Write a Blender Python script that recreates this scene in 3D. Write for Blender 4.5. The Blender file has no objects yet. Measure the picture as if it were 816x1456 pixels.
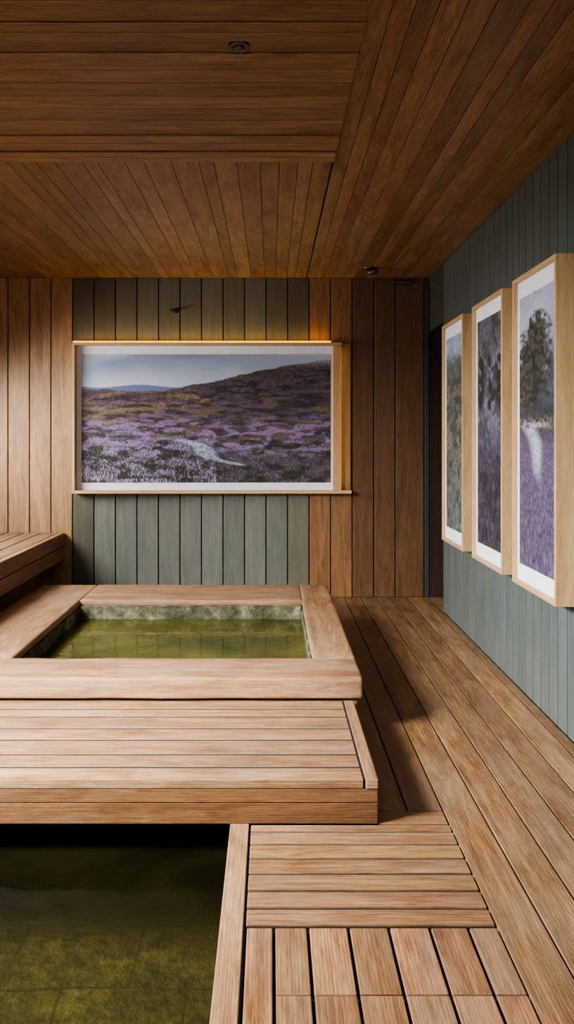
import bpy, bmesh, math, random
import numpy as np
from mathutils import Vector, Matrix
random.seed(7)
C = bpy.context.scene.collection
F = 1100.0; VX = 385.0; VY = 622.0; EYE = 1.3
D = 6.3; H = 2.6; XR = 1.29; XL = -2.7; YN = -1.3

def px(x, Y): return (x - VX) * Y / F          # metres across at a depth
def pz(y, Y): return EYE - (y - VY) * Y / F    # height at a depth

# ------------------------------------------------------------ node helpers
def new_mat(name):
    m = bpy.data.materials.new(name); m.use_nodes = True
    nt = m.node_tree
    return m, nt, nt.nodes['Principled BSDF']
def lin(c):
    c = [v / 255 for v in c]
    return tuple([(v / 12.92 if v <= .04045 else ((v + .055) / 1.055) ** 2.4) for v in c]) + (1,)
def ramp(nt, fac, stops):
    r = nt.nodes.new('ShaderNodeValToRGB')
    while len(r.color_ramp.elements) < len(stops): r.color_ramp.elements.new(0.5)
    for e, (p, c) in zip(r.color_ramp.elements, stops): e.position = p; e.color = c
    nt.links.new(fac, r.inputs[0]); return r.outputs[0]
def mix(nt, a, b, fac, mode='MIX'):
    n = nt.nodes.new('ShaderNodeMix'); n.data_type = 'RGBA'; n.blend_type = mode
    for s, v in ((0, fac), (6, a), (7, b)):
        if hasattr(v, 'links'): nt.links.new(v, n.inputs[s])
        else: n.inputs[s].default_value = v
    return n.outputs[2]
def noise(nt, vec, scale, detail=5, rough=.6, dist=0):
    n = nt.nodes.new('ShaderNodeTexNoise')
    n.inputs['Scale'].default_value = scale; n.inputs['Detail'].default_value = detail
    n.inputs['Roughness'].default_value = rough; n.inputs['Distortion'].default_value = dist
    nt.links.new(vec, n.inputs['Vector']); return n.outputs[0]
def mapping(nt, vec, s):
    n = nt.nodes.new('ShaderNodeMapping'); n.inputs['Scale'].default_value = s
    nt.links.new(vec, n.inputs['Vector']); return n.outputs[0]

def wood(name, dark, mid, light, rough=.55, bump=.25, contrast=1.0, grey=0.0, greycol=(150, 136, 120)):
    m, nt, b = new_mat(name)
    uv = nt.nodes.new('ShaderNodeTexCoord').outputs['UV']
    fine = noise(nt, mapping(nt, uv, (11, 190, 1)), 1, 9, .78, .3)
    broad = noise(nt, mapping(nt, uv, (1.6, 15, 1)), 1, 6, .64, 1.6)
    w = nt.nodes.new('ShaderNodeTexWave'); w.bands_direction = 'Y'
    w.inputs['Scale'].default_value = 1.0; w.inputs['Distortion'].default_value = 12
    w.inputs['Detail'].default_value = 5; w.inputs['Detail Scale'].default_value = .8; w.inputs['Detail Roughness'].default_value = .65
    nt.links.new(mapping(nt, uv, (0.9, 34, 1)), w.inputs['Vector'])
    c1 = ramp(nt, broad, [(.3, lin(dark)), (.52, lin(mid)), (.72, lin(light))])
    c2 = ramp(nt, fine, [(.36, (.44, .39, .34, 1)), (.56, (1.08, 1.08, 1.08, 1))])
    c3 = ramp(nt, w.outputs[1], [(0, (.66, .59, .53, 1)), (.6, (1.05, 1.05, 1.05, 1))])
    c = mix(nt, c1, c2, .85 * contrast, 'MULTIPLY')
    c = mix(nt, c, c3, .75 * contrast, 'MULTIPLY')
    if grey:
        g = noise(nt, mapping(nt, uv, (1.1, 4, 1)), 1.3, 4, .6, .5)
        gf = ramp(nt, g, [(.40, (0, 0, 0, 1)), (.7, (grey, grey, grey, 1))])
        c = mix(nt, c, lin(greycol), gf)
        g2 = noise(nt, mapping(nt, uv, (2.0, 6, 1)), 1.7, 6, .68, .5)
        c = mix(nt, c, ramp(nt, g2, [(.36, (.58, .51, .45, 1)), (.52, (1, 1, 1, 1))]), .65, 'MULTIPLY')
    at = nt.nodes.new('ShaderNodeAttribute'); at.attribute_name = 'tone'
    c = mix(nt, c, at.outputs['Color'], 1.0, 'MULTIPLY')
    nt.links.new(c, b.inputs['Base Color'])
    rr = nt.nodes.new('ShaderNodeMapRange'); rr.inputs['To Min'].default_value = rough - .1; rr.inputs['To Max'].default_value = rough + .12
    nt.links.new(broad, rr.inputs['Value']); nt.links.new(rr.outputs[0], b.inputs['Roughness'])
    bp = nt.nodes.new('ShaderNodeBump'); bp.inputs['Strength'].default_value = bump; bp.inputs['Distance'].default_value = .003
    nt.links.new(fine, bp.inputs['Height']); nt.links.new(bp.outputs[0], b.inputs['Normal'])
    return m

def plain(name, col, rough=.5, metal=0, em=None, es=0):
    m, nt, b = new_mat(name)
    co = nt.nodes.new('ShaderNodeTexCoord').outputs['Object']
    n = noise(nt, co, 14, 3)
    c = lin(col)
    nt.links.new(ramp(nt, n, [(.3, tuple(v * .88 for v in c[:3]) + (1,)), (.7, c)]), b.inputs['Base Color'])
    b.inputs['Roughness'].default_value = rough; b.inputs['Metallic'].default_value = metal
    if em: b.inputs['Emission Color'].default_value = lin(em); b.inputs['Emission Strength'].default_value = es
    return m

M = {}
M['deck'] = wood('deck_wood', (114, 82, 54), (144, 106, 72), (168, 129, 92), .36, .4, 1, .3)
M['step'] = wood('step_wood', (126, 92, 61), (152, 115, 80), (172, 137, 101), .40, .35, .95, .34)
M['rim'] = wood('rim_wood', (138, 101, 68), (162, 123, 87), (180, 143, 107), .52, .45, .8, .34)
M['ceil'] = wood('ceiling_wood', (132, 98, 68), (162, 125, 88), (184, 147, 106), .38, .2, .9, .25)
M['wallwood'] = wood('wall_wood', (144, 110, 75), (174, 136, 95), (194, 156, 113), .5, .25, .75)
M['darkwood'] = wood('dark_wood', (60, 40, 28), (78, 52, 36), (92, 64, 44), .6, .25, .8)
M['paint'] = wood('grey_green_paint', (98, 101, 91), (109, 112, 101), (118, 121, 109), .5, .22, .4)
M['paint2'] = wood('muted_green_grey_paint', (80, 88, 84), (88, 96, 92), (95, 103, 99), .45, .15, .2)
M['maple'] = wood('pale_frame_wood', (182, 146, 102), (200, 165, 119), (210, 177, 133), .45, .12, .4)
M['gap'] = plain('dark_gap', (14, 10, 7), .95)
M['seam'] = plain('brown_seam', (64, 44, 29), .9)
M['mat'] = plain('white_mount', (240, 240, 243), .8)
M['steel'] = plain('brushed_steel', (124, 114, 104), .4, 1)
M['blackmetal'] = plain('dark_metal', (44, 40, 37), .4, .8)
M['lens'] = plain('lamp_lens', (100, 86, 70), .25)
M['led'] = plain('amber_light', (255, 190, 60), .5, 0, (255, 186, 40), 2.6)
M['shadestone'] = plain('shaded_dark_stone', (30, 28, 16), .7)  # darkened stone: shade under the step put into the pool end wall

def stone(name, cols, slab, grout):
    m, nt, b = new_mat(name)
    co = nt.nodes.new('ShaderNodeTexCoord').outputs['Object']
    n = noise(nt, co, 5, 8, .65, .4); n2 = noise(nt, co, 22, 6, .7)
    c = ramp(nt, n, [(.3, lin(cols[0])), (.5, lin(cols[1])), (.7, lin(cols[2]))])
    c = mix(nt, c, ramp(nt, n2, [(.38, (.42, .42, .36, 1)), (.62, (1.2, 1.2, 1.15, 1))]), .85, 'MULTIPLY')
    if slab:
        br = nt.nodes.new('ShaderNodeTexBrick')
        br.inputs['Scale'].default_value = 1; br.inputs['Brick Width'].default_value = slab; br.inputs['Row Height'].default_value = slab * .8
        br.inputs['Mortar Size'].default_value = .008; br.inputs['Mortar Smooth'].default_value = 1
        wob = nt.nodes.new('ShaderNodeVectorMath'); wob.operation = 'ADD'
        nt.links.new(co, wob.inputs[0])
        nn = nt.nodes.new('ShaderNodeTexNoise'); nn.inputs['Scale'].default_value = 3
        nt.links.new(co, nn.inputs['Vector'])
        sc = nt.nodes.new('ShaderNodeVectorMath'); sc.operation = 'SCALE'; sc.inputs['Scale'].default_value = .05
        nt.links.new(nn.outputs['Color'], sc.inputs[0]); nt.links.new(sc.outputs[0], wob.inputs[1])
        nt.links.new(wob.outputs[0], br.inputs['Vector'])
        c = mix(nt, c, lin(grout), br.outputs['Fac'])
    nt.links.new(c, b.inputs['Base Color']); b.inputs['Roughness'].default_value = .8
    bp = nt.nodes.new('ShaderNodeBump'); bp.inputs['Strength'].default_value = .8; bp.inputs['Distance'].default_value = .03
    nt.links.new(n2, bp.inputs['Height']); nt.links.new(bp.outputs[0], b.inputs['Normal'])
    return m
M['moss'] = stone('rough_grey_green_stone', [(40, 42, 28), (94, 90, 66), (160, 152, 124)], 0, None)
M['tubfloor'] = stone('yellow_green_stone', [(118, 118, 52), (160, 156, 76), (190, 184, 100)], 0, None)
M['slab'] = stone('olive_stone_slabs', [(42, 40, 24), (62, 59, 36), (84, 79, 49)], .42, (38, 36, 21))

def water(name, tint, rough, strength, silt, amount, ior):
    m, nt, b = new_mat(name)
    nt.nodes.remove(b)
    out = nt.nodes['Material Output']
    tr = nt.nodes.new('ShaderNodeBsdfTransparent'); tr.inputs[0].default_value = tint
    df = nt.nodes.new('ShaderNodeBsdfDiffuse'); df.inputs[0].default_value = lin(silt)
    body = nt.nodes.new('ShaderNodeMixShader')
    gl = nt.nodes.new('ShaderNodeBsdfGlossy'); gl.inputs['Roughness'].default_value = rough
    gl.inputs[0].default_value = (.85, .88, .78, 1)
    fr = nt.nodes.new('ShaderNodeFresnel'); fr.inputs['IOR'].default_value = ior
    mx = nt.nodes.new('ShaderNodeMixShader')
    co = nt.nodes.new('ShaderNodeTexCoord').outputs['Object']
    n = noise(nt, mapping(nt, co, (1, 2.2, 1)), 4.5, 3, .5, .3)
    cl = noise(nt, co, 2.2, 5, .6, .5)
    nt.links.new(ramp(nt, cl, [(.3, (amount * .4,) * 3 + (1,)), (.7, (min(1, amount * 1.6),) * 3 + (1,))]), body.inputs[0])
    nt.links.new(tr.outputs[0], body.inputs[1]); nt.links.new(df.outputs[0], body.inputs[2])
    bp = nt.nodes.new('ShaderNodeBump'); bp.inputs['Strength'].default_value = strength; bp.inputs['Distance'].default_value = .03
    nt.links.new(n, bp.inputs['Height'])
    nt.links.new(bp.outputs[0], gl.inputs['Normal']); nt.links.new(bp.outputs[0], fr.inputs['Normal'])
    nt.links.new(fr.outputs[0], mx.inputs[0]); nt.links.new(body.outputs[0], mx.inputs[1]); nt.links.new(gl.outputs[0], mx.inputs[2])
    nt.links.new(mx.outputs[0], out.inputs['Surface'])
    return m
M['water1'] = water('cloudy_green_water', (.92, .92, .64, 1), .03, .08, (126, 124, 62), .30, 1.42)
M['water2'] = water('murky_olive_water', (.72, .70, .50, 1), .14, .14, (48, 46, 24), .14, 1.22)

# ------------------------------------------------------------ mesh builder
class MB:
    def __init__(s, var=.12):
        s.bm = bmesh.new(); s.uv = s.bm.loops.layers.uv.new('UVMap')
        s.tone = s.bm.loops.layers.float_color.new('tone'); s.var = var
    def box(s, x0, x1, y0, y1, z0, z1, ax=0, mi=0, tone=None):
        if tone is None:
            t = 1 + random.uniform(-s.var, s.var); h = 1 if s.var < .1 else 1.6
            tone = (t, t * (1 - h * random.uniform(-.02, .03)), t * (1 - h * random.uniform(-.03, .05)))
        ou, ov = random.uniform(0, 50), random.uniform(0, 50)
        v = [s.bm.verts.new((x, y, z)) for z in (z0, z1) for y in (y0, y1) for x in (x0, x1)]
        for idx, na in (((0, 2, 3, 1), 2), ((4, 5, 7, 6), 2), ((0, 1, 5, 4), 1), ((2, 6, 7, 3), 1), ((0, 4, 6, 2), 0), ((1, 3, 7, 5), 0)):
            f = s.bm.faces.new([v[i] for i in idx]); f.material_index = mi
            others = [a for a in (0, 1, 2) if a != na]
            if ax in others: ua = ax; va = [a for a in others if a != ax][0]
            else: ua, va = others
            for l in f.loops:
                l[s.uv].uv = (l.vert.co[ua] + ou, l.vert.co[va] + ov + na * 3)
                l[s.tone] = (*tone, 1)
    def quad(s, x0, x1, y0, y1, z):
        s.bm.faces.new([s.bm.verts.new(p) for p in ((x0, y0, z), (x1, y0, z), (x1, y1, z), (x0, y1, z))])
    def build(s, name, mats, parent=None, bevel=0, seg=2, loc=(0, 0, 0)):
        me = bpy.data.meshes.new(name); s.bm.to_mesh(me); s.bm.free()
        for m in (mats if isinstance(mats, list) else [mats]): me.materials.append(m)
        if loc != (0, 0, 0): me.transform(Matrix.Translation(-Vector(loc)))
        o = bpy.data.objects.new(name, me); C.objects.link(o)
        if parent: o.parent = parent
        else: o.location = loc
        if bevel:
            b = o.modifiers.new('bevel', 'BEVEL'); b.width = bevel; b.segments = seg; b.limit_method = 'ANGLE'
        return o
def tag(o, label, cat, group=None, kind=None):
    o['label'] = label; o['category'] = cat
    if group: o['group'] = group
    if kind: o['kind'] = kind
    return o
def struct(o): o['kind'] = 'structure'; return o
def thing(name, label, cat, loc, group=None):
    o = bpy.data.objects.new(name, None); o.location = loc; C.objects.link(o); o.empty_display_size = .1
    return tag(o, label, cat, group)
def part(mb, name, mats, root, bevel=0, seg=2):
    return mb.build(name, mats, root, bevel, seg, loc=tuple(root.location))

# ------------------------------------------------------------ floor
G = .003; PX1 = .600
fl = MB(.20)
edges = [.36, .475, PX1, .73, .855, .98, 1.11, 1.235]
xs = [XL, -2.56] + [-2.56 + .13 * i for i in range(1, 23)]
xs = [x for x in xs if x < .30] + [.345]
for a, b in zip(edges[2:], edges[3:] + [1.29]):
    fl.box(a + G, b - G, YN, D, -.03, 0, 1)
for a, b in zip(edges[:2], edges[1:3]):
    fl.box(a + G, b - G, 2.70, D, -.03, 0, 1)
fl.box(.362, PX1 - G, 2.605, 2.692, -.03, 0, 0)
for a, b in zip(xs, xs[1:]):
    fl.box(a + G, b - G, 5.3, D, -.03, 0, 1)
for a, b in zip(xs, xs[1:]):
    if b < -1.3: fl.box(a + G, b - G, 3.42, 5.292, -.03, 0, 1)
for i in range(7): fl.box(1.29 + .13 * i, 1.29 + .13 * (i + 1) - G, 5.8, D, -.03, 0, 1)
for i in range(12): fl.box(XL, PX1 - .005, YN + .125 * i + G, YN + .125 * (i + 1) - G, -.03, 0, 0)
# dark bearers under the boards
fl.box(-.07, 2.2, YN, 2.6, -.08, -.05, 0, 1, (1, 1, 1))
fl.box(.22, 2.2, 2.6, 7.2, -.08, -.05, 0, 1, (1, 1, 1))
fl.box(-.084, .22, 2.6, 3.55, -.08, -.05, 0, 1, (1, 1, 1))
fl.box(XL, .22, 5.12, D, -.08, -.05, 0, 1, (1, 1, 1))
fl.box(XL, -.14, YN, .2, -.08, -.05, 0, 1, (1, 1, 1))
struct(fl.build('floor', [M['deck'], M['gap']], None, .0025))

p = MB(.16)
ys = [2.598, 2.549, 2.470, 2.387, 2.303, 2.217, 2.134, 2.056]
for a, b in zip(ys, ys[1:]): p.box(-.066, PX1 - .002, b + .006, a - .006, -.03, .002, 0)
p.box(-.064, PX1 - .004, 2.06, 2.595, -.046, -.004, 0, 1)  # near-black sheet under the slats stands in for gap shade
tag(p.build('deck_panel', [M['deck'], M['gap']], None, .003), 'panel of narrow crosswise timber slats in front of the long step', 'deck panel')
p = MB(.18)
xe = [-.066, .008, .098, .205, .312, .420, .522, PX1]
for i, (a, b) in enumerate(zip(xe, xe[1:])):
    if i > 0:
        p.box(a + .004, b - (.002 if i == 6 else .004), 1.804, 2.048, -.03, .002, 1); p.box(a + .004, b - (.002 if i == 6 else .004), .3, 1.80, -.03, .002, 1)
    else: p.box(a + .003, b - .004, .3, 2.048, -.03, .002, 1)
p.box(-.064, PX1 - .004, .31, 2.046, -.046, -.012, 0, 1)
tag(p.build('deck_panel', [M['deck'], M['gap']], None, .003), 'panel of lengthwise deck boards with dark gaps nearest the camera', 'deck panel')

# ------------------------------------------------------------ step platform
t = thing('step_platform', 'long low timber step in front of the raised soaking tub', 'step', (-1.1, 3.0, 0))
s = MB(.16)
ye = [2.6, 2.70, 2.81, 2.945, 3.06, 3.19, 3.28, 3.385]
for i, (a, b) in enumerate(zip(ye, ye[1:])): s.box(XL + .01, .311, a + (.007 if i else 0), b - .007, .12, .149, 0)
part(s, 'top_slats', M['step'], t, .002)
s = MB(0); s.box(XL + .012, .318, 2.612, 3.38, .121, .1465, 0); part(s, 'gap_shade_sheet', M['gap'], t)  # dark sheet just below the slat tops stands in for gap shade
s = MB(.04); s.box(.319, .362, 2.598, 3.385, .118, .150, 1); part(s, 'end_board', M['step'], t, .004)
s = MB(.05); s.box(XL + .01, .360, 2.602, 2.64, .072, .118, 0, 0, (.58, .49, .40)); s.box(XL + .01, .360, 2.602, 2.64, .0, .069, 0, 0, (.52, .44, .36))  # shade on the front boards is put into their darker tones
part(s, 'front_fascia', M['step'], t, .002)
s = MB(.05); s.box(.32, .358, 2.645, 3.38, 0, .117, 1); part(s, 'side_fascia', M['step'], t, .003)

# ------------------------------------------------------------ raised tub
Z = .253; OX0, OX1, OY0, OY1 = -1.63, .403, 3.39, 5.51; IX0, IX1, IY0, IY1 = -1.235, .2, 3.68, 4.986
t = thing('soaking_tub', 'raised square soaking tub with thick pale timber rim and green water', 'tub', (-.6, 4.4, 0))
tex = bpy.data.textures.new('worn_edges', 'CLOUDS'); tex.noise_scale = .16; tex.noise_depth = 2
def worn(o, strength, lv=4):
    sd = o.modifiers.new('cuts', 'SUBSURF'); sd.subdivision_type = 'SIMPLE'; sd.levels = lv; sd.render_levels = lv
    dp = o.modifiers.new('wear', 'DISPLACE'); dp.texture = tex; dp.texture_coords = 'GLOBAL'; dp.strength = strength; dp.mid_level = .55
    for p_ in o.data.polygons: p_.use_smooth = True
def rimpart(x0, x1, y0, y1, ax, th=.045):
    b = MB(.02); b.box(x0, x1, y0, y1, Z - th, Z, ax)
    worn(part(b, 'rim_board', M['rim'], t, .014, 3), .006)
rimpart(OX0, OX1, OY0 - .012, IY0, 0, .098)
rimpart(IX1, OX1, IY0 - .006, OY1, 1)
rimpart(IX0, IX1 + .006, IY1, OY1, 0)
rimpart(OX0, IX0 + .006, IY0 - .006, OY1, 1)
b = MB(.03)
b.box(OX0 + .02, OX1 - .02, OY0 + .01, OY0 + .05, .0, Z - .105, 0, 0, (.66, .58, .50))  # darker tone puts shade into the tub's front face
b.box(OX1 - .06, OX1 - .02, IY0 + .005, OY1 - .02, 0, Z - .050, 1)
b.box(OX0 + .02, OX1 - .02, OY1 - .06, OY1 - .015, 0, Z - .050, 0)
b.box(OX0 + .02, OX0 + .07, IY0 + .005, OY1 - .07, 0, Z - .050, 1)
part(b, 'side_panels', M['rim'], t, .008)
b = MB(0); B0 = -.04; w = .06; WL = .138
def lining(x0, x1, y0, y1, top):
    b.box(x0, x1, y0, y1, WL, top, 0, 0); b.box(x0, x1, y0, y1, B0, WL, 0, 1)
lining(IX0 - w, IX0 + .006, IY0 - w, IY1 + w, Z - .055); lining(IX1 - .006, IX1 + w, IY0 - w, IY1 + w, Z - .055)
lining(IX0, IX1, IY1 - .02, IY1 + w, Z - .055); lining(IX0, IX1, IY0 - w, IY0 + .006, Z - .102)
b.box(IX0 - w, IX1 + w, IY0 - w, IY1 + w, B0 - .05, B0, 0, 1)
part(b, 'stone_basin', [M['moss'], M['tubfloor']], t, .004)
b = MB(0)
b.box(IX0, IX1, IY1 - .05, IY1 - .006, WL - .02, Z - .028, 0); b.box(IX0 + .001, IX0 + .014, IY0 + .03, IY1 - .05, WL - .02, Z - .04, 0)
worn(part(b, 'stone_lining', M['moss'], t, .006), .024, 5)
b = MB(0); b.quad(IX0 + .008, IX1 - .006, IY0 + .006, IY1 - .02, .14)
tag(b.build('tub_water', M['water1'], None, 0, 2, (-.5, 4.3, .14)), 'still green water filling the raised timber-rimmed tub', 'water', None, 'stuff')

# ------------------------------------------------------------ sunken pool
t = thing('sunken_pool', 'sunken dark pool with olive stone slabs below the long step', 'pool', (-1.3, 1.6, -.5))
b = MB(0); PB = -.54; PY = 3.54
b.box(XL, -.135, .15, PY, PB - .05, PB, 0)
b.box(-.134, -.085, .15, PY, PB, -.035, 0); b.box(XL, -.135, PY, PY + .04, PB, -.035, 0, 1)
b.box(XL, -.135, .11, .15, PB, -.04, 0); b.box(XL - .05, XL, .15, PY, PB, -.04, 0)
part(b, 'stone_basin', [M['slab'], M['shadestone']], t)
b = MB(.03); b.box(-.136, -.073, .2, 2.598, -.035, .004, 1); part(b, 'coping_board', M['step'], t, .003)
b = MB(0); b.quad(XL + .002, -.137, .16, PY - .01, -.11)
tag(b.build('pool_water', M['water2'], None, 0, 2, (-1.3, 1.6, -.11)), 'dark olive water in the sunken pool at the lower left', 'water', None, 'stuff')

# ------------------------------------------------------------ bench on the left
t = thing('bench', 'raised slatted timber bench in the left corner beside the tub', 'bench', (-2.2, 5.2, 0))
BX = -1.672; BT = .527
b = MB(.08)
for i in range(7):
    x1 = BX - .054 - i * .139
    b.box(max(x1 - .127, XL + .02), x1, 3.9, D - .01, BT - .04, BT, 1)
part(b, 'seat_slats', M['step'], t, .004)
b = MB(.03); b.box(BX - .048, BX, 3.9, D - .01, BT - .105, BT + .001, 1); part(b, 'front_edge', M['rim'], t, .006)
b = MB(.03); b.box(BX - .04, BX - .004, 3.92, D - .01, BT - .215, BT - .113, 1); part(b, 'apron', M['rim'], t, .004)
b = MB(.05); b.box(BX - .25, BX - .2, 3.95, D - .02, .0, BT - .12, 1); b.box(XL + .05, BX - .25, 3.95, 4.0, 0, BT - .12, 0); part(b, 'plinth', M['rim'], t, .004)

# ------------------------------------------------------------ walls
w = MB(.09)
lines = [103 + 30.6 * k for k in range(-7, 17)]
lines = [l for l in lines if l < 590] + [603]
for a, b in zip(lines, lines[1:]):
    x0, x1 = px(a, D), px(b, D); mid = (a + b) / 2
    x0 = max(x0, XL)
    if x1 - x0 < .03: continue
    if mid < 103: w.box(x0 + .004, x1 - .004, D, D + .025, 0, H, 2, 0)
    elif mid < 440:
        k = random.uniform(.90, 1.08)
        lo = (.66, .58, .48) if mid < 134 else (.98, .86, .72) if mid > 410 else (k, k, k)  # first painted board: its shadow is put into the low tone
        hi = (.66, .50, .35) if (mid < 150 or mid > 400) else (.76, .62, .48) if (mid < 190 or mid > 370) else (.84 * k, .73 * k, .60 * k)  # upper tones browner and darker: dimmer light up there put into colour
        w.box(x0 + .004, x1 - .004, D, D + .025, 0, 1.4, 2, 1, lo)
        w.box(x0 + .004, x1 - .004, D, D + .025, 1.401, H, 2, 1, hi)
    else: w.box(x0 + .004, x1 - .004, D, D + .025, 0, H, 2, 0, tuple(np.array([.60, .50, .40]) * random.uniform(.88, 1.04) * (1.12 if mid < 500 else .60)))  # boards toned darker on the right: corner shade put into colour
w.box(XL, 1.25, D + .026, D + .06, 0, H + .025, 2, 2, (1, 1, 1))
struct(w.build('wall_back', [M['wallwood'], M['paint'], M['gap']], None, .004))
w = MB(.06); y = 5.79
while y > YN:
    y0 = max(y - .11, YN); w.box(XR, XR + .02, y0 + .005, y - .005, 0, H, 2, 0); y = y0
w.box(XR + .006, XR + .1, YN, 5.788, 0, H - .001, 2, 1, (1, 1, 1))  # shallow dark backing stands in for shade in the grooves
w.box(XR + .004, XR + .1, 5.79, 5.81, 0, H, 2, 1)
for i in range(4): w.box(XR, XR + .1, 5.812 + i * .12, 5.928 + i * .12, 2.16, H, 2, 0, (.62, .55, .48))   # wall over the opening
struct(w.build('wall_right', [M['paint2'], M['gap']], None, .002))
w = MB(.1)
win = [(0.9, 2.3, 1.55, 2.45), (4.3, 5.9, 1.15, 2.0)]  # second window is made up to house the left fill lamp
yb = [YN, .9, 2.3, 4.3, 5.9, D]
for a, b_ in zip(yb, yb[1:]):
    segs = [(0, H)]
    for (p0, p1, q0, q1) in win:
        if a >= p0 - .01 and b_ <= p1 + .01: segs = [(0, q0), (q1, H)]
    yy = a
    while yy < b_ - .01:
        y1 = min(yy + .15, b_)
        for (c, d) in segs: w.box(XL - .05, XL, yy + .002, y1 - .002, c, d, 2)
        yy = y1
struct(w.build('wall_left', M['wallwood'], None, .003))
for i, (p0, p1, q0, q1) in enumerate(win):
    w = MB(0)
    w.box(XL - .06, XL + .02, p0, p0 + .05, q0, q1, 2); w.box(XL - .06, XL + .02, p1 - .05, p1, q0, q1, 2)
    w.box(XL - .06, XL + .02, p0 + .05, p1 - .05, q0, q0 + .05, 1); w.box(XL - .06, XL + .02, p0 + .05, p1 - .05, q1 - .05, q1, 1)
    struct(w.build('window_%d' % (i + 1), M['darkwood'], None, .003))
w = MB(0); w.box(XL, XR, YN - .05, YN, 0, H, 2); struct(w.build('wall_front', M['darkwood']))
# side passage: post, dark door, end walls
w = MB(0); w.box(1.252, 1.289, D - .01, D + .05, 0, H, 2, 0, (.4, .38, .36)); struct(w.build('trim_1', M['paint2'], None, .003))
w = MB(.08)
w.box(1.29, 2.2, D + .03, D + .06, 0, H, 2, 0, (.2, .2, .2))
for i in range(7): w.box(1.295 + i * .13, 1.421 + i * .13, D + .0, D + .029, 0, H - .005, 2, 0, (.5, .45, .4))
struct(w.build('door_1', M['darkwood'], None, .004))
w = MB(.05); w.box(2.2, 2.25, 5.7, D + .05, 0, H, 2); w.box(XR + .1, 2.2, 5.7, 5.79, 0, H, 2)
struct(w.build('wall_passage', M['darkwood']))

# ------------------------------------------------------------ ceiling
c = MB(.17)
x = .297
while x < 2.2:
    wd = random.choice((.07, .085, .10, .12)); c.box(x + .001, min(x + wd, 2.25) - .001, YN, D + .024, H, H + .025, 1); x += wd
x = .290
while x > XL:
    wd = random.choice((.07, .09, .11, .13)); c.box(max(x - wd, XL) + .001, x - .001, 3.55, D + .024, H, H + .025, 1); x -= wd
ye = [3.62, 3.56, 3.50, 3.465, 3.39, 3.31, 3.24, 3.14, 3.03, 2.92, 2.81, 2.71, 2.60, 2.52, 2.46, 2.407, 2.348, 2.28, 2.2, 2.1, 2.0, 1.85, 1.7, 1.4, 1.0, .6, .2, -.2, -.6, -1.0, YN]
step_rows = {2, 5, 12, 15}
for i, (a, b) in enumerate(zip(ye, ye[1:])):
    k = 1.2 if i < 2 else random.uniform(.92, 1.12) * (.85 if i in step_rows else 1); dz = .006 if i in step_rows else 0
    c.box(XL, .2965, b + .001, a - .001, H - .012 + dz, H + .01, 0, 0, (k, k, k))
c.box(XL, .28, YN, 3.6, H + .0, H + .02, 0, 1, (1, 1, 1))
c.box(XL, 2.25, YN, D + .1, H + .026, H + .06, 0, 1, (1, 1, 1))
struct(c.build('ceiling', [M['ceil'], M['seam']], None, .002))

# ------------------------------------------------------------ painted prints
rng = np.random.RandomState(3)
def vn(Hh, Ww, sy, sx):
    g = rng.rand(sy + 2, sx + 2); Y = np.linspace(0, sy, Hh); X = np.linspace(0, sx, Ww)
    yi = Y.astype(int); xi = X.astype(int); fy = (Y - yi)[:, None]; fx = (X - xi)[None]
    fy = fy * fy * (3 - 2 * fy); fx = fx * fx * (3 - 2 * fx)
    a = g[yi][:, xi]; b = g[yi][:, xi + 1]; c_ = g[yi + 1][:, xi]; d = g[yi + 1][:, xi + 1]
    return (a * (1 - fx) + b * fx) * (1 - fy) + (c_ * (1 - fx) + d * fx) * fy
def fbm(Hh, Ww, sy, sx, o=4):
    r = 0; amp = 1; tot = 0
    for i in range(o):
        r = r + amp * vn(Hh, Ww, sy * 2 ** i, sx * 2 ** i); tot += amp; amp *= .55
    return r / tot
def blend(img, col, a):
    a = np.clip(a, 0, 1)[..., None]; img[:] = img * (1 - a) + np.array(col, float) * a
def ss(e0, e1, x): t_ = np.clip((x - e0) / (e1 - e0), 0, 1); return t_ * t_ * (3 - 2 * t_)
def blur(img, k=.5):
    p_ = np.pad(img, ((1, 1), (1, 1), (0, 0)), 'edge')
    m_ = (p_[:-2, 1:-1] + p_[2:, 1:-1] + p_[1:-1, :-2] + p_[1:-1, 2:] + p_[1:-1, 1:-1]) / 5
    img[:] = img * (1 - k) + m_ * k
def strokes(img, n, v0, v1, cols, lmin, lmax, u0=0, u1=1, alpha=.7, lean=.2, grow=True, wide=1, mask=None):
    Hh, Ww, _ = img.shape
    vs = np.sort(rng.uniform(v0, v1, n))
    for v in vs:
        x = rng.uniform(u0, u1) * Ww; y = v * Hh
        if mask is not None:
            if rng.rand() > mask[min(int(y), Hh - 1), min(int(x), Ww - 1)]: continue
        k = (v - v0) / (v1 - v0) if grow else rng.rand()
        L = lmin + (lmax - lmin) * k * rng.uniform(.6, 1.2); col = np.array(cols[rng.randint(len(cols))]) * rng.uniform(.75, 1.2)
        dx = rng.uniform(-lean, lean)
        for q in range(int(max(1, L))):
            xx = int(x + dx * q); y_ = int(y - q)
            if 0 <= xx < Ww - wide + 1 and 0 <= y_ < Hh: img[y_, xx:xx + wide] = img[y_, xx:xx + wide] * (1 - alpha) + col * alpha

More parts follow.
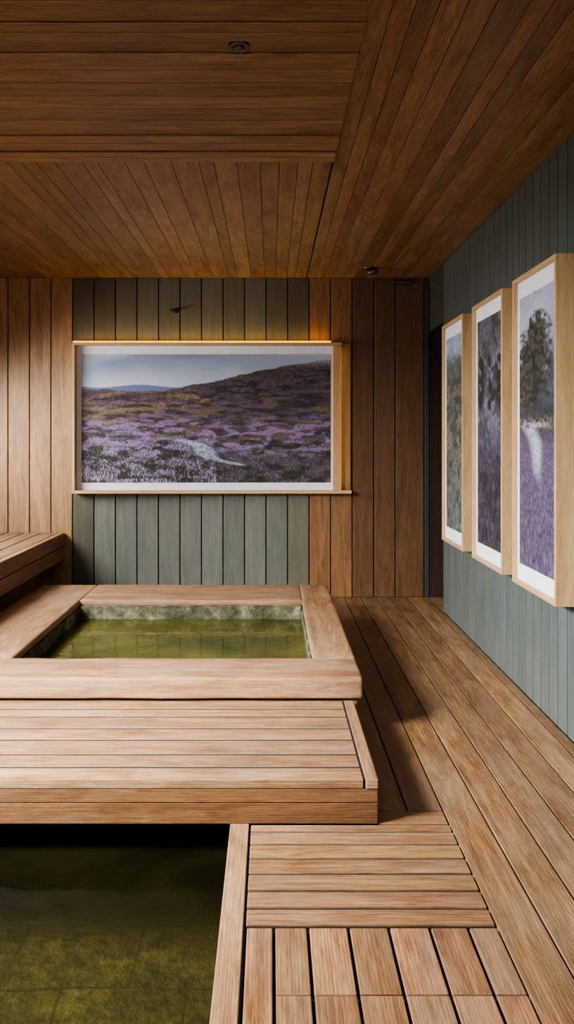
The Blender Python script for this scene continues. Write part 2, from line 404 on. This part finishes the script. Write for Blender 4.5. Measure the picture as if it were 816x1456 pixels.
def paint_main():
    Ww, Hh = 660, 340
    PX = np.linspace(116, 470, Ww)[None].repeat(Hh, 0); PY = np.linspace(504, 686, Hh)[:, None].repeat(Ww, 1)
    img = np.zeros((Hh, Ww, 3)); t_ = (PY - 504) / 52
    img[:] = (152, 166, 190)
    blend(img, (190, 200, 218), ss(0, 1, t_) * (1 - .4 * ss(250, 470, PX)))
    blend(img, (122, 136, 164), (fbm(Hh, Ww, 4, 3) - .42) * 2.0)
    blend(img, (212, 218, 226), (fbm(Hh, Ww, 5, 3) - .5) * 2.2)
    blend(img, (228, 233, 240), ss(.3, 1, t_) * (1 - ss(116, 340, PX)) * .7)
    far = 549 + 2 * np.sin(PX / 18)
    blend(img, (112, 126, 162), ss(far - 1, far + 1, PY))
    hl = np.interp(PX, [116, 150, 200, 235, 250, 275, 300, 340, 370, 400, 430, 470], [553, 554, 556, 556, 552, 547, 544, 534, 527, 522, 517, 511]) + (fbm(Hh, Ww, 2, 30) - .5) * 4
    land = ss(hl - .8, hl + .8, PY)
    L = np.zeros_like(img); d = np.clip((PY - hl) / (686 - hl), 0, 1)
    L[:] = (92, 78, 84)
    n1 = fbm(Hh, Ww, 22, 10, 6); n2 = fbm(Hh, Ww, 50, 20, 5); n3 = fbm(Hh, Ww, 100, 120, 3); n4 = fbm(Hh, Ww, 26, 18, 5); n5 = fbm(Hh, Ww, 40, 16, 5)
    blend(L, (122, 104, 88), ss(.42, .60, n1) * .75)
    blend(L, (128, 104, 136), ss(.47, .60, n2) * .7 * ss(.02, .2, d))
    blend(L, (128, 112, 84), ss(552, 568, PY) * (1 - ss(596, 620, PY)) * ss(.38, .58, n1) * .65)
    blend(L, (48, 43, 46), ss(.50, .62, n5) * .65 * ss(.0, .1, d) * (1 - ss(.4, .6, d)))
    blend(L, (166, 138, 188), ss(584, 604, PY) * ss(.42, .58, n2) * .8 * (1 - ss(640, 664, PY)))
    blend(L, (44, 46, 42), ss(.52, .66, n3) * .5 * ss(.15, .4, d))
    blend(L, (62, 55, 62), (1 - ss(0, .5, d)) * ss(270, 380, PX) * .38)
    blend(L, (42, 46, 38), ss(.48, .38, n4) * ss(.4, .6, d) * .7)
    blend(L, (52, 56, 46), ss(630, 664, PY) * .5)
    L *= (.68 + .64 * n3)[..., None]
    img = img * (1 - land[..., None]) + L * land[..., None]
    blend(img, (186, 192, 208), ss(320, 470, PX) * (1 - ss(505, 527, PY)) * .8)
    clump = ss(.40, .54, n4); dark = 1 - clump
    strokes(img, 5600, .42, .74, [(150, 122, 174), (122, 102, 142), (178, 150, 200)], 1, 4, .0, 1, .5, mask=clump)
    strokes(img, 2600, .30, .74, [(68, 62, 54), (54, 50, 52), (92, 82, 68)], 1, 4, .0, 1, .5, mask=dark)
    blur(img, .4)
    # stream: a thin pale ribbon that winds between the clumps and widens towards the viewer
    sy = np.clip((PY - 624) / 40, 0, 1)
    cxs = 248 + 90 * sy ** .85 + 12 * np.sin(sy * 7.5) * (.4 + sy); hw = 10 * (1 - sy) + 12
    hw = hw * (.6 + .8 * n1) * ss(0, .08, sy) * ss(1.0, .88, sy)
    e = np.abs(PX - cxs) + (n3 - .5) * 10
    blend(img, (88, 90, 100), ss(hw + 4, hw, e) * (hw > .5) * .8)
    blend(img, (186, 196, 216), ss(hw, hw * .5, e) * (hw > .5) * (.4 + .55 * ss(.40, .56, n3)))
    sm = np.where((e < hw + 1) & (PY > 622) & (PY < 666), .12, 1)
    strokes(img, 2200, .70, 1.08, [(44, 50, 36), (60, 66, 44), (34, 36, 32)], 3, 12, .5, 1, .6, mask=dark * sm)
    strokes(img, 4200, .66, 1.08, [(134, 108, 158), (162, 136, 188), (104, 84, 122)], 2, 8, .5, 1, .55, mask=clump * sm)
    strokes(img, 2800, .62, 1.08, [(46, 52, 36), (70, 76, 50), (42, 40, 40)], 3, 14, 0, .56, .6, mask=sm * (.25 + .75 * dark))
    strokes(img, 8200, .60, 1.08, [(174, 150, 206), (202, 180, 230), (144, 120, 176), (222, 206, 242)], 2, 8, 0, .54, .6, mask=(.12 + .88 * clump) * sm)
    strokes(img, 500, .82, 1.05, [(40, 36, 32), (34, 36, 30)], 4, 9, .45, .72, .6)
    blur(img, .3)
    return img
def paint_mist():
    Ww, Hh = 130, 640; img = np.zeros((Hh, Ww, 3)); U = np.linspace(0, 1, Ww)[None].repeat(Hh, 0); V = np.linspace(0, 1, Hh)[:, None].repeat(Ww, 1)
    img[:] = (164, 168, 186); blend(img, (118, 128, 156), ss(.03, .35, V)); n = fbm(Hh, Ww, 12, 3); n3 = fbm(Hh, Ww, 110, 24, 3)
    blend(img, (64, 72, 92), ss(.12, .34, V + n * .12 - .06) * ss(.0, .8, U + n * .5) * .95)
    blend(img, (184, 188, 202), ss(.5, .65, n) * (1 - ss(.2, .45, V)) * .4)
    crown = np.exp(-(((U - .50) / .30) ** 2 + ((V - .15) / .07) ** 2)) + np.exp(-(((U - .42) / .55) ** 2 + ((V - .25) / .08) ** 2)) + 1.05 * np.exp(-(((U - .25) / .7) ** 2 + ((V - .37) / .085) ** 2))
    nf = fbm(Hh, Ww, 50, 9, 5); den = ss(.40, .86, crown * .75 + nf * 1.1 - .36)
    blend(img, (62, 62, 54), den * .85); blend(img, (96, 84, 62), den * ss(.48, .62, fbm(Hh, Ww, 90, 18, 3)) * .55); blend(img, (40, 41, 40), den * ss(.46, .60, fbm(Hh, Ww, 70, 14, 3)) * .7)
    for (u0, v0, u1, v1, wd_) in ((.42, .46, .44, .24, .03), (.44, .32, .62, .18, .015), (.43, .28, .30, .16, .015), (.22, .45, .18, .33, .02), (.44, .24, .5, .11, .012)):
        tt = np.clip(((V - v0) * (v1 - v0) * 25 + (U - u0) * (u1 - u0)) / ((v1 - v0) ** 2 * 25 + (u1 - u0) ** 2), 0, 1)
        dd = np.hypot(U - u0 - tt * (u1 - u0), (V - v0 - tt * (v1 - v0)) * 5); blend(img, (44, 41, 40), ss(wd_ * 1.6, wd_ * .6, dd) * .5)
    blend(img, (60, 60, 58), ss(.40, .46, V + n * .05) * .85)
    blend(img, (128, 112, 88), ss(.445, .465, V) * ss(.51, .48, V) * ss(.4, .6, n3) * .7)
    blend(img, (88, 77, 102), ss(.49, .55, V + (n3 - .5) * .03) * .9)
    sv = np.clip((V - .48) / .24, 0, 1)
    cx = .24 + .52 * sv + .10 * np.sin(sv * 6)
    wv = (.19 - .11 * sv) * (.7 + .6 * n)
    st = np.abs(U - cx) + (n3 - .5) * .10; blend(img, (174, 177, 192), ss(wv * 1.5, wv * .3, st) * ss(.476, .50, V) * (1 - ss(.60, .72, V)) * .85)
    blend(img, (158, 163, 178), ss(.5, .1, np.abs(U - .7 + n3 * .4)) * ss(.465, .475, V) * ss(.495, .485, V) * .6)
    blend(img, (54, 46, 62), ss(.64, 1, V) * .5)
    img *= np.where(V > .42, .70 + .6 * n3, .95 + .1 * n3)[..., None]
    mk = np.where((st < wv) & (V < .70), .10, 1.0)
    strokes(img, 2400, .51, 1.08, [(112, 100, 134), (86, 76, 100), (46, 41, 52), (132, 120, 156), (96, 86, 78)], 2, 22, 0, 1, .36, .35, wide=2, mask=mk)
    strokes(img, 1400, .54, 1.08, [(146, 134, 170), (42, 37, 44), (92, 82, 64)], 2, 22, 0, 1, .4, .35, mask=mk)
    blur(img, .6); return img
def paint_grass():
    Ww, Hh = 130, 640; img = np.zeros((Hh, Ww, 3)); U = np.linspace(0, 1, Ww)[None].repeat(Hh, 0); V = np.linspace(0, 1, Hh)[:, None].repeat(Ww, 1); n = fbm(Hh, Ww, 10, 3); n3 = fbm(Hh, Ww, 70, 18, 3); n6 = fbm(Hh, Ww, 30, 6, 5); n7 = fbm(Hh, Ww, 26, 8, 5)
    img[:] = (102, 103, 114); blend(img, (124, 118, 138), ss(.08, .28, V) * (1 - ss(.42, .66, V)) * .8); blend(img, (46, 41, 50), ss(.42, .7, V))
    for cu, ru, top in ((.15, .2, .06), (.55, .16, .12), (.9, .22, .04)):   # dim trees in the mist
        blend(img, (48, 48, 50), np.exp(-((U - cu) / ru) ** 2) * ss(top, top + .08, V + n7 * .1 - .05) * (1 - ss(.36, .46, V)) * ss(.35, .6, n7) * 1.1)
    blend(img, (44, 46, 46), ss(.5, .62, n) * .5); blend(img, (94, 82, 106), ss(.5, .62, n6) * ss(.42, .6, V) * .5)
    img *= (.74 + .52 * n3)[..., None]
    strokes(img, 500, .02, .36, [(54, 52, 42), (96, 86, 66), (38, 36, 36)], 10, 70, 0, 1, .32, .25, False, 1)
    strokes(img, 1500, .36, 1.10, [(70, 62, 80), (96, 84, 110), (40, 35, 43), (80, 70, 70), (30, 28, 36)], 6, 50, 0, 1, .36, .35, True, 2)
    strokes(img, 500, .45, 1.1, [(114, 102, 130), (94, 82, 76)], 4, 24, 0, 1, .36, .35)
    blur(img, .7); return img
def paint_reed():
    Ww, Hh = 130, 640; img = np.zeros((Hh, Ww, 3)); V = np.linspace(0, 1, Hh)[:, None].repeat(Ww, 1); n = fbm(Hh, Ww, 14, 4); n3 = fbm(Hh, Ww, 70, 18, 3); n6 = fbm(Hh, Ww, 30, 6, 5)
    img[:] = (154, 168, 188); blend(img, (90, 98, 92), ss(.10, .18, V + n * .06)); blend(img, (120, 108, 100), ss(.45, .6, n) * ss(.12, .25, V))
    blend(img, (92, 108, 108), ss(.55, .75, V) * .5); blend(img, (54, 58, 52), ss(.5, .62, n6) * ss(.14, .25, V) * .6)
    img *= (.74 + .52 * n3)[..., None]
    strokes(img, 1300, .12, 1.1, [(98, 84, 72), (58, 62, 54), (134, 124, 112), (118, 134, 134), (44, 44, 44), (108, 88, 80)], 6, 44, 0, 1, .4, .5, True, 2)
    blur(img, .7); return img
def print_mat(name):
    m, nt, b = new_mat(name)
    a = nt.nodes.new('ShaderNodeAttribute'); a.attribute_name = 'paint'
    co = nt.nodes.new('ShaderNodeTexCoord').outputs['Object']
    n = noise(nt, co, 300, 2); c = mix(nt, a.outputs['Color'], ramp(nt, n, [(.3, (.85, .85, .85, 1)), (.7, (1.1, 1.1, 1.1, 1))]), .3, 'MULTIPLY')
    nt.links.new(c, b.inputs['Base Color']); b.inputs['Roughness'].default_value = .55; b.inputs['Specular IOR Level'].default_value = .25
    return m
M['print'] = print_mat('printed_photograph')
def print_mesh(img, P0, U, V, root):
    Hh, Ww, _ = img.shape
    u = np.linspace(0, 1, Ww)[None].repeat(Hh, 0).ravel(); v = np.linspace(0, 1, Hh)[:, None].repeat(Ww, 1).ravel()
    P = np.array(P0)[None] + u[:, None] * np.array(U)[None] + v[:, None] * np.array(V)[None] - np.array(root.location)[None]
    idx = np.arange(Hh * Ww).reshape(Hh, Ww)
    f = np.stack([idx[:-1, :-1], idx[1:, :-1], idx[1:, 1:], idx[:-1, 1:]], -1).reshape(-1, 4)
    me = bpy.data.meshes.new('print'); me.from_pydata(P.tolist(), [], f.tolist())
    s_ = np.clip(img.reshape(-1, 3), 0, 255) / 255; l_ = np.where(s_ <= .04045, s_ / 12.92, ((s_ + .055) / 1.055) ** 2.4)
    ca = me.color_attributes.new('paint', 'FLOAT_COLOR', 'POINT'); ca.data.foreach_set('color', np.concatenate([l_, np.ones((len(l_), 1))], 1).ravel())
    me.materials.append(M['print'])
    o = bpy.data.objects.new('print', me); C.objects.link(o); o.parent = root; return o

# ------------------------------------------------------------ large picture
Yf = 6.2
t = thing('framed_picture', 'wide landscape photograph of purple heather moor and stream in pale box frame', 'picture', (px(300, D), D, pz(702, D)))
f = MB(.03)
X = lambda a, Y=Yf: px(a, Y)
f.box(X(102), X(106), Yf, D, pz(702, Yf), pz(487, Yf), 2)
f.box(X(106), X(486), Yf, D, pz(490.5, Yf), pz(487, Yf), 0)
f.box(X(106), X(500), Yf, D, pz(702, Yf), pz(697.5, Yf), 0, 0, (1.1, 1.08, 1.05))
f.box(X(474), X(486), Yf + .03, D, pz(697.5, Yf), pz(490.5, Yf), 2, 0, (1.0, .9, .74))  # orange tone puts the amber glow into this member
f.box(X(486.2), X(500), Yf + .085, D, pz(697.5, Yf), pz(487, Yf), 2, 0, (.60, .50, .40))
part(f, 'frame', M['maple'], t, .002)
f = MB(0); f.box(X(103.5, 6.28), X(474, 6.28), 6.275, 6.29, pz(700, 6.28), pz(491, 6.28)); part(f, 'mount', M['mat'], t)
x0, x1, z0, z1 = X(116, 6.27), X(470, 6.27), pz(686, 6.27), pz(504, 6.27)
print_mesh(paint_main(), (x0, 6.27, z1), (x1 - x0, 0, 0), (0, 0, z0 - z1), t)
f = MB(0); f.box(X(105, 6.26), X(470, 6.26), 6.23, 6.28, pz(486.7, 6.2), pz(486.7, 6.2) + .014)
tag(f.build('light_strip', M['led'], None, 0, 2, (X(290), 6.26, pz(486, 6.2))), 'thin glowing amber light strip along the top of the wide picture', 'light strip')

# ------------------------------------------------------------ three tall pictures
for (ya, yb_, fn, lab) in ((3.26, 3.85, paint_mist, 'tall framed photograph of misty tree and pale stream, nearest of three'),
                          (4.02, 4.62, paint_grass, 'tall framed photograph of dark misty purple grasses, middle of three'),
                          (4.85, 5.43, paint_reed, 'tall framed photograph of green and brown reeds, farthest of three')):
    t = thing('framed_picture', lab, 'picture', (XR, (ya + yb_) / 2, .585), 'tall framed pictures on the right wall')
    Xf = 1.20; za, zb = .585, 2.077; e = .02
    f = MB(.03)
    f.box(Xf, XR, ya, ya + e, za, zb, 2); f.box(Xf, XR, yb_ - e, yb_, za, zb, 2)
    f.box(Xf, XR, ya + e, yb_ - e, za, za + e, 1); f.box(Xf, XR, ya + e, yb_ - e, zb - e, zb, 1)
    part(f, 'frame', M['maple'], t, .002)
    f = MB(0); f.box(Xf + .022, Xf + .035, ya + e, yb_ - e, za + e, zb - e); part(f, 'mount', M['mat'], t)
    b_ = .035
    print_mesh(fn(), (Xf + .020, yb_ - e - b_, zb - .10), (0, -(yb_ - ya - 2 * e - 2 * b_), 0), (0, 0, -(zb - za - .20)), t)

# ------------------------------------------------------------ small fittings
def lathe(prof, seg=32, k=1):
    m = MB(0); rings = []
    for r, z in prof: rings.append([m.bm.verts.new((k * r * math.cos(2 * math.pi * i / seg), k * r * math.sin(2 * math.pi * i / seg), k * z)) for i in range(seg)])
    for a, b in zip(rings, rings[1:]):
        for i in range(seg): m.bm.faces.new((a[i], a[(i + 1) % seg], b[(i + 1) % seg], b[i])).smooth = True
    m.bm.faces.new(rings[-1]); m.bm.faces.new(rings[0][::-1])
    return m
def child(mb, name, mat, root, rot=(0, 0, 0), off=(0, 0, 0)):
    o = mb.build(name, mat, root); o.location = off; o.rotation_euler = rot; return o
r = thing('ceiling_spotlight', 'small silver fitting in the crosswise ceiling boards near the camera', 'ceiling light', (-.105, 2.555, H - .006))
child(lathe([(.030, -.002), (.030, -.012), (.052, -.013), (.054, 0)], k=.66), 'trim_ring', M['steel'], r)
child(lathe([(.001, -.018), (.02, -.018), (.024, -.015), (.024, -.004)][::-1], k=.66), 'lamp', M['lens'], r)
r = thing('ceiling_spotlight', 'small silver spotlight on the ceiling close to the back wall', 'ceiling light', (.75, 5.93, H))
child(lathe([(.035, -.012), (.05, 0)]), 'mounting_plate', M['steel'], r)
child(lathe([(.018, -.035), (.022, -.03), (.022, .035), (.001, .045)]), 'lamp_head', M['steel'], r, (math.radians(75), 0, math.radians(75)), (.03, 0, -.028))
m = MB(0); m.box(px(550, D), px(583, D), D - .04, D, pz(405, D), pz(401, D)); m.box(px(556, D), px(577, D), D - .05, D - .041, pz(404.2, D), pz(401.8, D))
tag(m.build('vent_strip', M['steel'], None, .003, 2, (px(566, D), D, pz(403, D))), 'thin metal strip at the top of the brown back wall', 'vent')
r = thing('wall_spotlight', 'tiny dark spotlight on grey wall boards above the wide picture', 'wall light', (px(250, D), D, pz(442, D)))
child(lathe([(.026, 0), (.03, .008), (.018, .014)], k=.7), 'mounting_plate', M['blackmetal'], r, (math.radians(90), 0, 0))
child(lathe([(.007, 0), (.007, .05)], 12), 'arm', M['steel'], r, (math.radians(90), 0, 0))
child(lathe([(.001, -.045), (.010, -.04), (.012, .035), (.006, .05)], 20), 'lamp_head', M['blackmetal'], r, (0, math.radians(80), 0), (0, -.05, 0))

# ------------------------------------------------------------ light
def area(name, loc, target, sx, sy, e, col, spread=180):
    l = bpy.data.lights.new(name, 'AREA'); l.shape = 'RECTANGLE'; l.size = sx; l.size_y = sy; l.energy = e; l.color = col; l.spread = math.radians(spread)
    o = bpy.data.objects.new(name, l); C.objects.link(o); o.location = loc
    o.rotation_euler = (Vector(target) - Vector(loc)).to_track_quat('-Z', 'Y').to_euler(); return o
area('window_daylight', (XL + .07, 1.6, 2.1), (.1, 3.3, -.7), 1.0, .7, 195, (.97, .98, 1.0), 88)
area('left_fill', (XL + .07, 5.1, 1.55), (-.4, 5.6, .1), 1.3, .7, 58, (.98, .99, 1.0), 140)  # added fill for the bench and the left of the back wall
area('rear_fill', (-.8, YN + .1, 1.9), (-.2, 3, -.2), 2.6, 1.2, 32, (.94, .97, 1.0), 130)  # added soft fill from behind the camera, no opening there
area('picture_glow', (X(288), 6.24, pz(482, 6.2)), (X(288), 6.33, 2.7), 2.0, .02, 1.5, (1, .66, .26))
area('side_glow', (X(488.5), 6.215, 1.46), (X(494), 6.29, 1.46), .01, 1.1, .20, (1, .68, .28))
wd = bpy.data.worlds.new('World'); bpy.context.scene.world = wd; wd.use_nodes = True
wd.node_tree.nodes['Background'].inputs[0].default_value = (.6, .75, 1, 1); wd.node_tree.nodes['Background'].inputs[1].default_value = .3

cam = bpy.data.cameras.new('Camera'); co = bpy.data.objects.new('Camera', cam); C.objects.link(co)
cam.sensor_fit = 'VERTICAL'; cam.sensor_height = 36; cam.lens = F / 1456 * 36
cam.shift_x = (408 - VX) / 1456; cam.shift_y = -(728 - VY) / 1456
co.location = (0, 0, EYE); co.rotation_euler = (math.radians(90), 0, 0)
cam.clip_start = .05
bpy.context.scene.camera = co
try: bpy.context.scene.view_settings.look = 'AgX - Medium High Contrast'
except Exception: pass
